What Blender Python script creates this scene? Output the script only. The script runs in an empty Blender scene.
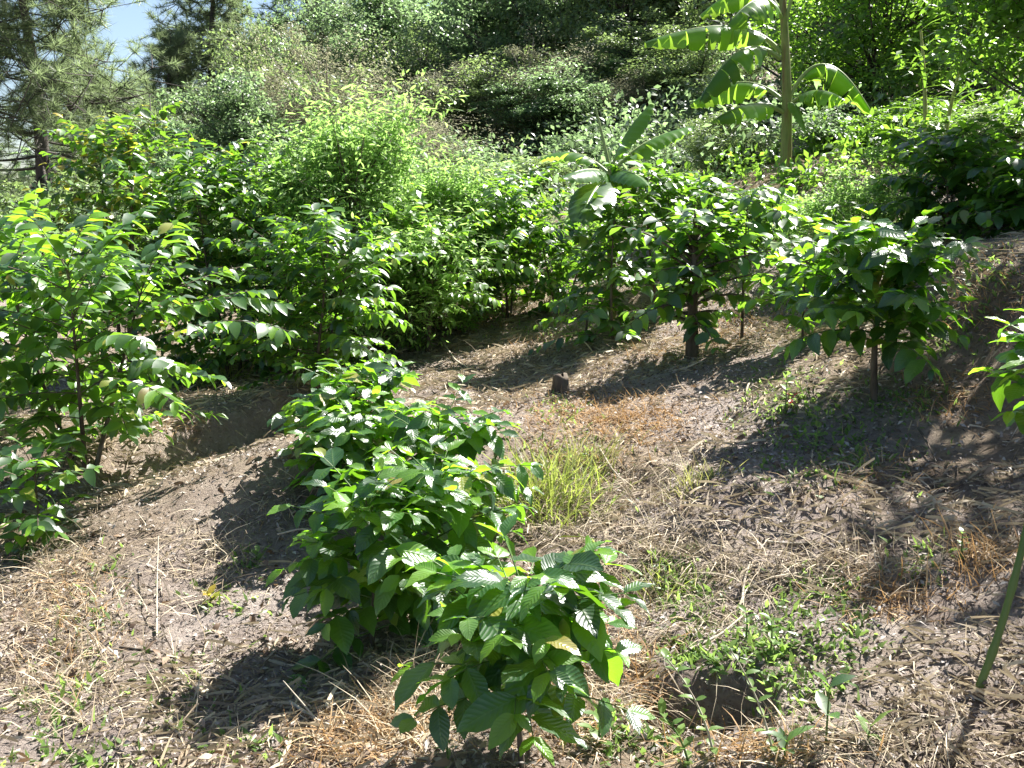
import bpy, math
import numpy as np
R = math.radians
sc = bpy.context.scene
COL = sc.collection
PI = math.pi

# ------------------------------------------------------------------ camera model
F_PX, PITCH, CAMZ = 1005.0, R(10.2), 1.6
CAM = np.array([0.0, 0.0, CAMZ])
FW = np.array([0, math.cos(PITCH), -math.sin(PITCH)])
UP = np.array([0, math.sin(PITCH), math.cos(PITCH)])
RT = np.array([1.0, 0, 0])


def ray(px, row):
    px = np.asarray(px, float)[..., None]; row = np.asarray(row, float)[..., None]
    return FW + RT * ((px - 512) / F_PX) + UP * ((384 - row) / F_PX)


def at(px, row, Y):
    r = ray(px, row)
    return CAM + r * (np.asarray(Y)[..., None] / r[..., 1:2])


# ------------------------------------------------------------------ terrain
def vnoise(x, y, seed):
    ix, iy = np.floor(x), np.floor(y)
    fx, fy = x - ix, y - iy
    fx = fx * fx * (3 - 2 * fx); fy = fy * fy * (3 - 2 * fy)

    def h(a, b):
        s = np.sin(a * 127.1 + b * 311.7 + seed * 74.7) * 43758.5453
        return s - np.floor(s)
    return ((h(ix, iy) * (1 - fx) + h(ix + 1, iy) * fx) * (1 - fy) + (h(ix, iy + 1) * (1 - fx) + h(ix + 1, iy + 1) * fx) * fy) * 2 - 1


_px = [(512, 768, 2.65), (1024, 768, 2.48), (0, 768, 2.7), (0, 600, 3.95), (200, 600, 3.95), (200, 470, 6.1), (0, 440, 6.9),
       (300, 370, 9.5), (480, 330, 10.3), (690, 355, 7.5), (742, 335, 8.0), (870, 415, 5.0), (1000, 600, 3.2), (900, 500, 4.05),
       (1000, 450, 4.4), (980, 330, 5.6), (1000, 235, 8.0), (785, 172, 12.0), (600, 285, 11.0), (620, 215, 14.5), (600, 400, 6.3),
       (500, 190, 22), (700, 100, 25), (900, 95, 22), (420, 440, 5.2), (560, 520, 4.6), (100, 330, 11.5), (760, 600, 3.6), (300, 230, 18)]
_a = np.array(_px, float)
_c = at(_a[:, 0], _a[:, 1], _a[:, 2])
_far = np.array([(0, -8, -.6), (8, -6, 1.5), (-8, -6, -.9), (-14, 30, -1.0), (-9, 14, .0), (-6, 3, -.35), (6, 3, 1.6), (10, 12, 3.4), (0, 40, 5.5), (20, 30, 9.0), (-25, 60, -4),
                 (-45, 20, -5), (30, 0, 7), (45, 60, 20), (0, 80, 14), (-60, 120, -6), (0, 160, 18), (90, 160, 36), (150, 0, 25), (-150, 0, -15),
                 (0, -150, -8), (400, 0, 30), (-400, 0, -20), (0, 400, 20), (0, -400, -20), (300, 300, 40), (-300, 300, -14)], float)
CP = np.vstack([_c, _far])


def _phi(d2):
    return np.sqrt(d2 + 0.6)


_d2 = (CP[:, None, 0] - CP[None, :, 0]) ** 2 + (CP[:, None, 1] - CP[None, :, 1]) ** 2
_n = len(CP)
_A = np.zeros((_n + 1, _n + 1)); _A[:_n, :_n] = _phi(_d2) - np.eye(_n) * 0.05; _A[:_n, _n] = 1; _A[_n, :_n] = 1
_w = np.linalg.solve(_A, np.append(CP[:, 2], 0))


def Hgt(x, y):
    x = np.asarray(x, float); y = np.asarray(y, float)
    out = np.full(x.shape, _w[_n])
    for i in range(_n):
        out = out + _w[i] * _phi((x - CP[i, 0]) ** 2 + (y - CP[i, 1]) ** 2)
    out = out + .05 * vnoise(x / 1.1, y / 1.1, 1) + .032 * vnoise(x / .47 + 5, y / .4, 2) + .022 * vnoise(x / .2, y / .2, 3) + .012 * vnoise(x / .085, y / .085, 4)
    # little eroded hollow by the feet and a cut bank on the left
    out = out - .24 * np.exp(-((x - .6) / .19) ** 6 - ((y - 2.9) / .14) ** 6)
    out = out - .08 * np.exp(-((x - .53) / .1) ** 4 - ((y - 3.3) / .06) ** 4)
    out = out - .16 * np.exp(-((x + 2.95) / .35) ** 4 - ((y - 5.75) / .22) ** 4)
    out = out - .12 * np.exp(-((x - .25) / .7) ** 4 - ((y - 9.6) / .18) ** 4)
    d = (x + 1.95) * -.88 + (y - 6.5) * .48 + .12 * vnoise(x / .5, y / .5, 9); al = (x + 1.95) * -.48 + (y - 6.5) * -.88
    q = np.clip((d + .04) / .2, 0, 1)
    out = out + .27 * q * q * (3 - 2 * q) * np.exp(-(d / 1.8) ** 2) * np.exp(-(al / 1.5) ** 4)
    # mound in front of it and a hump on the right
    out = out + .10 * np.exp(-((x + 1.35) / .55) ** 2 - ((y - 5.1) / .8) ** 2) + .10 * np.exp(-((x - 1.0) / .5) ** 2 - ((y - 4.3) / .35) ** 2)
    q = np.clip((x - 2.35 - .15 * (y - 5) + .1 * vnoise(x / .4, y / .4, 12)) / .35, 0, 1)
    out = out + .30 * q * q * (3 - 2 * q) * np.exp(-((x - 2.6) / 1.6) ** 2) * np.exp(-((y - 5.8) / 2.0) ** 4)
    return out


def ground(px, row):
    """where the line of sight through a pixel meets the terrain"""
    px = np.atleast_1d(np.asarray(px, float)); row = np.atleast_1d(np.asarray(row, float))
    r = ray(px, row)
    ts = np.geomspace(1.5, 60, 260)
    P = CAM + r[:, None, :] * ts[None, :, None]
    below = P[..., 2] < Hgt(P[..., 0], P[..., 1])
    k = np.where(below.any(1), below.argmax(1), len(ts) - 1)
    k = np.maximum(k, 1)
    lo, hi = ts[k - 1], ts[k]
    for _ in range(12):
        m = (lo + hi) / 2
        Q = CAM + r * m[:, None]
        b = Q[:, 2] < Hgt(Q[:, 0], Q[:, 1])
        hi = np.where(b, m, hi); lo = np.where(b, lo, m)
    Q = CAM + r * hi[:, None]
    Q[:, 2] = Hgt(Q[:, 0], Q[:, 1])
    return Q


# ------------------------------------------------------------------ materials
class NT:
    def __init__(s, name):
        s.m = bpy.data.materials.new(name); s.m.use_nodes = True
        s.t = s.m.node_tree; s.t.nodes.clear()
        s.out = s.n('ShaderNodeOutputMaterial')

    def n(s, kind, **kw):
        nd = s.t.nodes.new(kind)
        for k, v in kw.items():
            if k.startswith('i_'):
                nd.inputs[k[2:].replace('_', ' ')].default_value = v
            else:
                setattr(nd, k, v)
        return nd

    def l(s, a, b):
        s.t.links.new(a, b)

    def ramp(s, fac, stops):
        r = s.n('ShaderNodeValToRGB'); e = r.color_ramp.elements
        while len(e) < len(stops): e.new(0.5)
        for k, (p, c) in enumerate(stops):
            e[k].position = p; e[k].color = (*c, 1)
        s.l(fac, r.inputs[0]); return r.outputs[0]

    def noise(s, scale, detail=4, rough=.55):
        tc = s.n('ShaderNodeTexCoord')
        nz = s.n('ShaderNodeTexNoise'); nz.inputs['Scale'].default_value = scale
        nz.inputs['Detail'].default_value = detail; nz.inputs['Roughness'].default_value = rough
        s.l(tc.outputs['Object'], nz.inputs['Vector']); return nz.outputs[0]

    def math(s, op, a, b=None):
        m = s.n('ShaderNodeMath', operation=op)
        for i, v in enumerate((a, b)):
            if v is None: continue
            if isinstance(v, (int, float)): m.inputs[i].default_value = v
            else: s.l(v, m.inputs[i])
        return m.outputs[0]


def leaf_mat(name, stops, trans, tfac, rough=.35, spec=.5, vein=0.0, bumpn=0.0):
    t = NT(name)
    g = t.n('ShaderNodeNewGeometry')
    c = t.ramp(g.outputs['Random Per Island'], stops)
    p = t.n('ShaderNodeBsdfPrincipled'); p.inputs['Roughness'].default_value = rough
    p.inputs['Specular IOR Level'].default_value = spec
    t.l(c, p.inputs['Base Color'])
    tr = t.n('ShaderNodeBsdfTranslucent')
    hs = t.n('ShaderNodeMix', data_type='RGBA'); hs.blend_type = 'MULTIPLY'; hs.inputs[0].default_value = 1
    sat = t.ramp(g.outputs['Random Per Island'], [(0, tuple(x * .55 for x in trans)), (.6, trans), (1, tuple(min(1, x * 1.35) for x in trans))])
    t.l(sat, tr.inputs['Color'])
    if vein:
        uv = t.n('ShaderNodeUVMap')
        sx = t.n('ShaderNodeSeparateXYZ'); t.l(uv.outputs[0], sx.inputs[0])
        av = t.math('ABSOLUTE', t.math('SUBTRACT', sx.outputs[1], .5))
        ph = t.math('SUBTRACT', t.math('MULTIPLY', sx.outputs[0], 62.0), t.math('MULTIPLY', av, 26.0))
        wv = t.math('POWER', t.math('ADD', t.math('MULTIPLY', t.math('SINE', ph), .5), .5), .55)
        mid = t.math('SMOOTH_MIN', t.math('MULTIPLY', av, 14.0), 1.0)
        hgt = t.math('ADD', wv, mid)
        b = t.n('ShaderNodeBump'); b.inputs['Strength'].default_value = vein; b.inputs['Distance'].default_value = .006
        t.l(hgt, b.inputs['Height']); t.l(b.outputs[0], p.inputs['Normal'])
        mx = t.n('ShaderNodeMix', data_type='RGBA'); mx.blend_type = 'MIX'
        t.l(t.math('MULTIPLY', t.math('SUBTRACT', 1.0, t.math('MINIMUM', t.math('MULTIPLY', av, 34.0), 1.0)), .55), mx.inputs[0])
        t.l(c, mx.inputs[6]); mx.inputs[7].default_value = (.14, .2, .05, 1)
        t.l(mx.outputs[2], p.inputs['Base Color'])
    ms = t.n('ShaderNodeMixShader'); ms.inputs[0].default_value = tfac
    t.l(p.outputs[0], ms.inputs[1]); t.l(tr.outputs[0], ms.inputs[2]); t.l(ms.outputs[0], t.out.inputs[0])
    return t.m


def solid_mat(name, stops, scale, rough=.9, bump=.4, dist=.01, spec=.2, stretch=None):
    t = NT(name)
    tc = t.n('ShaderNodeTexCoord'); mp = t.n('ShaderNodeMapping')
    if stretch: mp.inputs['Scale'].default_value = stretch
    t.l(tc.outputs['Object'], mp.inputs[0])
    nz = t.n('ShaderNodeTexNoise'); nz.inputs['Scale'].default_value = scale; nz.inputs['Detail'].default_value = 6
    t.l(mp.outputs[0], nz.inputs['Vector'])
    c = t.ramp(nz.outputs[0], stops)
    p = t.n('ShaderNodeBsdfPrincipled'); p.inputs['Roughness'].default_value = rough; p.inputs['Specular IOR Level'].default_value = spec
    t.l(c, p.inputs['Base Color'])
    b = t.n('ShaderNodeBump'); b.inputs['Strength'].default_value = bump; b.inputs['Distance'].default_value = dist
    t.l(nz.outputs[0], b.inputs['Height']); t.l(b.outputs[0], p.inputs['Normal'])
    t.l(p.outputs[0], t.out.inputs[0])
    return t.m


def fleck_mat(name, stops, rough=.8, tfac=.0, trans=(.4, .3, .2), spec=.25):
    t = NT(name)
    g = t.n('ShaderNodeNewGeometry')
    c = t.ramp(g.outputs['Random Per Island'], stops)
    p = t.n('ShaderNodeBsdfPrincipled'); p.inputs['Roughness'].default_value = rough; p.inputs['Specular IOR Level'].default_value = spec
    t.l(c, p.inputs['Base Color'])
    if tfac:
        tr = t.n('ShaderNodeBsdfTranslucent'); tr.inputs[0].default_value = (*trans, 1)
        ms = t.n('ShaderNodeMixShader'); ms.inputs[0].default_value = tfac
        t.l(p.outputs[0], ms.inputs[1]); t.l(tr.outputs[0], ms.inputs[2]); t.l(ms.outputs[0], t.out.inputs[0])
    else:
        t.l(p.outputs[0], t.out.inputs[0])
    return t.m


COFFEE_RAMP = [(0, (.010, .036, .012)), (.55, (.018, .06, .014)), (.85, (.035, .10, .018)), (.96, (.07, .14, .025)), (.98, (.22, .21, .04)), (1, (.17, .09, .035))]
M = {
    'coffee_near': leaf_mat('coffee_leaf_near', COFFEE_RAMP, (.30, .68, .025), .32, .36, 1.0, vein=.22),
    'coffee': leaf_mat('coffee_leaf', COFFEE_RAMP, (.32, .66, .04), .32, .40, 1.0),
    'young': leaf_mat('young_and_lit_coffee_leaf', [(0, (.07, .17, .02)), (1, (.12, .24, .03))], (.40, .78, .035), .48, .36, .9, vein=.25),
    'yellowing': leaf_mat('yellowing_leaf', [(0, (.10, .16, .02)), (.7, (.2, .22, .03)), (1, (.3, .2, .04))], (.6, .6, .06), .45, .4),
    'bright': leaf_mat('bright_leaf', [(0, (.04, .10, .02)), (1, (.10, .19, .03))], (.36, .66, .06), .38, .42, .8),
    'pale_feather': leaf_mat('pale_feather_leaf', [(0, (.09, .165, .045)), (1, (.18, .27, .085))], (.46, .74, .18), .50, .5, .4),
    'dark_broad': leaf_mat('dark_broad_leaf', [(0, (.045, .08, .04)), (.7, (.075, .115, .05)), (1, (.12, .16, .07))], (.36, .55, .22), .40, .42, .8),
    'grey_brown': leaf_mat('dry_tree_leaf', [(0, (.12, .13, .075)), (.6, (.19, .19, .11)), (1, (.27, .24, .15))], (.44, .45, .26), .35, .6, .3),
    'olive': leaf_mat('olive_leaf', [(0, (.06, .10, .04)), (1, (.12, .165, .06))], (.38, .54, .16), .38, .42, .8),
    'pine': leaf_mat('pine_needle', [(0, (.07, .10, .05)), (1, (.12, .15, .075))], (.38, .5, .22), .42, .45, .5),
    'banana': leaf_mat('banana_leaf', [(0, (.045, .11, .025)), (1, (.06, .14, .03))], (.40, .68, .06), .45, .33, .5),
    'banana_rib': solid_mat('banana_rib', [(0, (.18, .25, .08)), (1, (.3, .36, .14))], 8, .45, .1, .004, .4),
    'banana_stem': solid_mat('banana_stem', [(.3, (.10, .13, .03)), (.5, (.2, .22, .07)), (.7, (.16, .11, .05))], 3, .6, .3, .01, .35, (6, 6, 1)),
    'bark': solid_mat('coffee_bark', [(.3, (.06, .045, .032)), (.6, (.13, .105, .08)), (.75, (.22, .2, .17))], 22, .9, .7, .006, .2, (1, 1, .35)),
    'bark_far': solid_mat('tree_bark', [(.3, (.045, .04, .036)), (.7, (.12, .105, .092))], 6, .9, .8, .03, .2, (1, 1, .25)),
    'twig_pale': solid_mat('pale_twig', [(.3, (.26, .22, .17)), (.7, (.48, .43, .34))], 25, .85, .4, .003, .2),
    'green_stem': solid_mat('green_stem', [(.3, (.06, .12, .025)), (.7, (.12, .18, .05))], 12, .5, .3, .003, .4, (1, 1, .3)),
    'grass_green': fleck_mat('green_grass', [(0, (.07, .13, .025)), (.6, (.15, .2, .05)), (1, (.36, .32, .13))], .5, .4, (.45, .55, .1), .4),
    'grass_yellow': fleck_mat('yellow_grass', [(0, (.10, .16, .03)), (.55, (.22, .26, .07)), (1, (.48, .42, .2))], .6, .35, (.5, .5, .15), .3),
    'dry_orange': fleck_mat('dry_orange_grass', [(0, (.22, .125, .06)), (.5, (.4, .26, .13)), (1, (.54, .42, .26))], .75, .25, (.5, .3, .12)),
    'straw': fleck_mat('straw', [(0, (.17, .125, .085)), (.5, (.36, .29, .195)), (1, (.56, .48, .35))], .7, .15, (.5, .42, .28), .35),
    'litter': fleck_mat('leaf_litter', [(0, (.06, .045, .036)), (.35, (.16, .125, .10)), (.75, (.3, .26, .225)), (1, (.42, .38, .34))], .65, .1, (.4, .3, .2), .35),
    'dead_leaf': fleck_mat('dead_leaf', [(0, (.07, .045, .03)), (.5, (.2, .13, .08)), (1, (.36, .28, .2))], .6, .1, (.4, .25, .12), .4),
    'weed': leaf_mat('weed_leaf', [(0, (.06, .12, .03)), (1, (.14, .22, .06))], (.38, .58, .12), .4, .4, .4),
    'red_leaf': leaf_mat('red_leaf', [(0, (.4, .03, .02)), (1, (.5, .05, .03))], (.8, .06, .03), .4, .4),
    'pink': leaf_mat('pink_leaf', [(0, (.42, .2, .14)), (1, (.5, .28, .2))], (.7, .35, .25), .4, .4),
    'cane': solid_mat('cane_stalk', [(.3, (.24, .26, .08)), (.7, (.42, .4, .15))], 6, .5, .2, .004, .4, (1, 1, .3)),
}


def ground_mat():
    t = NT('bare_soil')
    big = t.noise(.55, 5, .6); mid = t.noise(3.4, 8, .65); fine = t.noise(38, 8, .75)
    m1 = t.math('ADD', t.math('MULTIPLY', mid, .5), t.math('MULTIPLY', fine, .5))
    c1 = t.ramp(m1, [(.3, (.11, .08, .066)), (.43, (.27, .218, .19)), (.56, (.41, .35, .312)), (.7, (.53, .475, .43))])
    c2 = t.ramp(m1, [(.32, (.13, .095, .065)), (.5, (.28, .215, .155)), (.7, (.45, .37, .26))])
    mx = t.n('ShaderNodeMix', data_type='RGBA')
    t.l(t.ramp(big, [(.42, (0, 0, 0)), (.62, (1, 1, 1))]), mx.inputs[0]); t.l(c1, mx.inputs[6]); t.l(c2, mx.inputs[7])
    p = t.n('ShaderNodeBsdfPrincipled'); p.inputs['Roughness'].default_value = .95; p.inputs['Specular IOR Level'].default_value = .15
    t.l(mx.outputs[2], p.inputs['Base Color'])
    b = t.n('ShaderNodeBump'); b.inputs['Strength'].default_value = 1.0; b.inputs['Distance'].default_value = .06
    t.l(t.math('ADD', fine, mid), b.inputs['Height']); t.l(b.outputs[0], p.inputs['Normal'])
    t.l(p.outputs[0], t.out.inputs[0])
    return t.m


# ------------------------------------------------------------------ mesh builders
def mesh_from(name, V, Q, mat, uv=None, smooth=True):
    V = np.asarray(V, np.float32).reshape(-1, 3); Q = np.asarray(Q, np.int32).reshape(-1, 4)
    me = bpy.data.meshes.new(name)
    me.vertices.add(len(V)); me.vertices.foreach_set('co', V.ravel())
    me.loops.add(Q.size); me.loops.foreach_set('vertex_index', Q.ravel())
    me.polygons.add(len(Q)); me.polygons.foreach_set('loop_start', np.arange(0, Q.size, 4, dtype=np.int32))
    me.polygons.foreach_set('use_smooth', np.full(len(Q), smooth, bool))
    me.update(calc_edges=True)
    if uv is not None:
        l = me.uv_layers.new(name='UVMap')
        l.data.foreach_set('uv', np.asarray(uv, np.float32)[Q.ravel()].ravel())
    me.materials.append(mat)
    return me


def link(name, me, parent=None, loc=(0, 0, 0)):
    o = bpy.data.objects.new(name, me); COL.objects.link(o)
    o.location = [float(v) for v in loc]
    if parent: o.parent = parent
    return o


def tag(o, label=None, cat=None, group=None, kind=None):
    if label: o['label'] = label
    if cat: o['category'] = cat
    if group: o['group'] = group
    if kind: o['kind'] = kind
    return o


def thing(name, loc, label, cat, group=None, rz=0.0, scale=(1, 1, 1)):
    o = bpy.data.objects.new(name, None); COL.objects.link(o)
    o.empty_display_size = .1
    o.location = [float(v) for v in loc]; o.rotation_euler = (0, 0, rz); o.scale = scale
    return tag(o, label, cat, group)


def grid_quads(nu, nv):
    i, j = np.meshgrid(np.arange(nu - 1), np.arange(nv - 1), indexing='ij')
    a = (i * nv + j).ravel()
    return np.stack([a, a + nv, a + nv + 1, a + 1], 1)


class Tpl:
    """leaf template on a grid"""
    def __init__(s, nu, nv, shape='coffee'):
        u = np.linspace(0, 1, nu); v = np.linspace(-1, 1, nv)
        U, Vv = np.meshgrid(u, v, indexing='ij')
        if shape == 'coffee':
            w = np.sin(PI * np.clip(u, 0, 1) ** .82) ** .8
            w = np.where(u > .8, w * (1 - .35 * (u - .8) / .2), w); w[0] = .07; w[-1] = .03
        elif shape == 'narrow':
            w = np.sin(PI * u ** .75) ** .9; w[0] = .12; w[-1] = .05
        elif shape == 'blade':
            w = (1 - u) ** .6; w[-1] = .06
        elif shape == 'round':
            w = np.sin(PI * u ** .9) ** .55; w[0] = .15; w[-1] = .12
        s.u = U.ravel(); s.v = Vv.ravel(); s.w = np.repeat(w, nv); s.q = grid_quads(nu, nv); s.k = nu * nv
        s.uv = np.stack([s.u, s.v * .5 + .5], 1)


T_NEAR, T_MID, T_FAR = Tpl(9, 5), Tpl(5, 3), Tpl(3, 3)
T_FLAT = Tpl(3, 2); T_NARROW = Tpl(4, 2, 'narrow'); T_BLADE = Tpl(4, 2, 'blade'); T_ROUND = Tpl(4, 3, 'round'); T_NEEDLE = Tpl(2, 2, 'blade')


def unit(a):
    return a / np.maximum(np.linalg.norm(a, axis=-1, keepdims=True), 1e-9)


def leaves_mesh(name, P, A, N, L, Wd, T, mat, rng, droop=.25, fold=.22, wave=.03, uv=False):
    P = np.asarray(P, float).reshape(-1, 3); n = len(P)
    A = unit(np.asarray(A, float).reshape(-1, 3)); N = np.asarray(N, float).reshape(-1, 3)
    N = unit(N - A * (A * N).sum(1, keepdims=True)); S = np.cross(A, N)
    L = np.broadcast_to(L, (n,))[:, None]; Wd = np.broadcast_to(Wd, (n,))[:, None]
    dr = np.broadcast_to(droop, (n,))[:, None] * rng.uniform(.3, 1.5, (n, 1))
    u, v, w = T.u[None], T.v[None], T.w[None]
    ph = rng.uniform(0, 6.28, (n, 1)); fo = fold * rng.uniform(.3, 1.6, (n, 1)); tw = rng.normal(0, .12, (n, 1))
    a = u * L * (1 - .18 * dr * u)
    s = v * w * Wd * .5
    h = -dr * L * u ** 2 + fo * np.abs(v) * w * Wd * .5 + wave * L * np.sin(u * 17 + ph + v * .9) * np.abs(v) + tw * u * v * w * Wd
    X = P[:, None] + A[:, None] * a[..., None] + S[:, None] * s[..., None] + N[:, None] * h[..., None]
    Q = (T.q[None] + (np.arange(n) * T.k)[:, None, None]).reshape(-1, 4)
    return mesh_from(name, X, Q, mat, np.tile(T.uv, (n, 1)) if uv else None)


def tubes_mesh(name, lines, mat, sides=6):
    """lines: list of (points (n,3), radii (n))"""
    Vs, Qs, off = [], [], 0
    ang = np.linspace(0, 2 * PI, sides, endpoint=False)
    ca, sa = np.cos(ang)[None, :, None], np.sin(ang)[None, :, None]
    for pts, rad in lines:
        pts = np.asarray(pts, float); n = len(pts)
        rad = np.broadcast_to(np.asarray(rad, float), (n,))
        t = unit(np.gradient(pts, axis=0))
        ref = np.array([0, 0, 1.0]) if abs(t[0, 2]) < .9 else np.array([1.0, 0, 0])
        b1 = unit(np.cross(t, ref)); b2 = np.cross(t, b1)
        ring = pts[:, None] + (b1[:, None] * ca + b2[:, None] * sa) * rad[:, None, None]
        Vs.append(ring.reshape(-1, 3))
        i = np.arange(n - 1)[:, None] * sides; j = np.arange(sides)[None]
        Qs.append(np.stack([i + j, i + (j + 1) % sides, i + sides + (j + 1) % sides, i + sides + j], -1).reshape(-1, 4) + off)
        off += n * sides
    return mesh_from(name, np.vstack(Vs), np.vstack(Qs), mat)


def curve3(a, b, c, n):
    t = np.linspace(0, 1, n)[:, None]
    a, b, c = (np.asarray(q, float) for q in (a, b, c))
    return (1 - t) ** 2 * a + 2 * t * (1 - t) * b + t ** 2 * c


# ------------------------------------------------------------------ coffee
def coffee_data(seed, H, Rad, levels, leaf, lean=(0, 0), bottom=.2, node=None, stems=1, spread=.3, per=2, top_round=.55, stem_r=.011, hang=.3, wild=.12, yprob=.04):
    rng = np.random.default_rng(seed)
    D = dict(stem=[], br=[], P=[], A=[], N=[], L=[], W=[], yP=[], yA=[], yN=[], yL=[], yW=[])
    node = node or leaf * .42
    for s in range(stems):
        az0 = s * 2 * PI / max(stems, 1) + rng.uniform(0, 1.5)
        tip = np.array([lean[0] + (spread * math.cos(az0) if stems > 1 else 0), lean[1] + (spread * math.sin(az0) if stems > 1 else 0), H * rng.uniform(.86, 1.0) if stems > 1 else H])
        base = np.array([.05 * math.cos(az0), .05 * math.sin(az0), -.06]) if stems > 1 else np.array([0, 0, -.06])
        mid = (base + tip) / 2 + np.array([rng.normal(0, .03) * H, rng.normal(0, .03) * H, .02])
        st = curve3(base, mid, tip, 14)
        D['stem'].append((st, np.linspace(stem_r * math.sqrt(H / .6), stem_r * .3, 14)))
        for i in range(levels):
            f = (i + rng.uniform(-.2, .2)) / max(levels - 1, 1)
            f = min(max(f, 0), 1); t = bottom + (1 - bottom) * f ** .8
            k = t * 13; k0 = min(int(k), 12); p0 = st[k0] + (st[k0 + 1] - st[k0]) * (k - k0)
            prof = math.sin(PI * (.3 + .58 * f)) ** top_round
            for j in range(per):
                az = az0 + i * 1.62 + j * 2 * PI / per + rng.normal(0, .3)
                ln = Rad * prof * rng.uniform(1 - wild * 2, 1 + wild)
                if wild > .2 and rng.random() < .12: ln *= 1.35
                el = rng.uniform(.1, .5) + .5 * f
                d = np.array([math.cos(az) * math.cos(el), math.sin(az) * math.cos(el), math.sin(el)])
                end = p0 + d * ln + np.array([0, 0, -ln * hang * rng.uniform(.6, 1.4) * (1.15 - .6 * f)])
                c = p0 + d * ln * .55
                nn = max(int(ln / node), 2)
                pts = curve3(p0, c, end, nn + 1)
                D['br'].append((pts, np.linspace(max(.0035, stem_r * .32), .0015, nn + 1)))
                tg = unit(np.gradient(pts, axis=0))
                first = 1 if ln < .45 else max(1, int(nn * .25))
                for q in range(first, nn + 1):
                    T_ = tg[q]; side = unit(np.cross(T_, [0, 0, 1.0]))
                    last = q == nn
                    grow = (.72 if last else 1.0) * (.8 + .2 * math.sin(PI * q / (nn + .5)))
                    for sg in (1, -1):
                        if not last and rng.random() < .08: continue
                        fwd = rng.uniform(.35, .8) if not last else rng.uniform(.9, 1.6)
                        a = side * sg + T_ * fwd + np.array([0, 0, rng.normal(-.28, .32) + (.15 if last else 0)])
                        nrm = np.array([rng.normal(0, .36), rng.normal(0, .36), 1.0]) + T_ * .1
                        Ln = leaf * grow * rng.uniform(.6, 1.15)
                        pre = 'y' if rng.random() < (.55 if last else yprob) else ''  # young tips; away from the tips, paler leaves coloured as if sunlit
                        D[pre + 'P'].append(pts[q]); D[pre + 'A'].append(a); D[pre + 'N'].append(nrm)
                        D[pre + 'L'].append(Ln); D[pre + 'W'].append(Ln * rng.uniform(.45, .57))
        for j in range(6):                                    # the shoot at the top
            az = az0 + j * PI / 2 + (.4 if j > 3 else 0); up = 1.1 if j > 3 else .35
            D['yP'].append(tip - np.array([0, 0, .0 if j > 3 else .025])); D['yA'].append((math.cos(az), math.sin(az), up)); D['yN'].append((-math.cos(az) * .6, -math.sin(az) * .6, 1))
            Ln = leaf * (.5 if j > 3 else .85); D['yL'].append(Ln); D['yW'].append(Ln * .42)
    return D, rng


def coffee_meshes(seed, tpl=T_MID, mat='coffee', near=False, ymat='young', **kw):
    D, rng = coffee_data(seed, **kw)
    ms = [('trunk', tubes_mesh('coffee_trunk', D['stem'], M['bark'], 7)),
          ('branches', tubes_mesh('coffee_branches', D['br'], M['green_stem'] if near else M['bark'], 4)),
          ('foliage', leaves_mesh('coffee_foliage', D['P'], D['A'], D['N'], np.array(D['L']), np.array(D['W']), tpl, M[mat], rng, droop=.32, fold=.2, wave=.028 if near else .015, uv=near)),
          ('young_and_lit_leaves', leaves_mesh('coffee_young_and_lit_leaves', D['yP'], D['yA'], D['yN'], np.array(D['yL']), np.array(D['yW']), tpl, M[ymat], rng, droop=.25, wave=.02, uv=near))]
    return ms


def plant(name, ms, loc, label, cat, group=None, rz=0, scale=(1, 1, 1)):
    t = thing(name, loc, label, cat, group, rz, scale)
    for n, me in ms: link(n, me, t)
    return t


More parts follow.
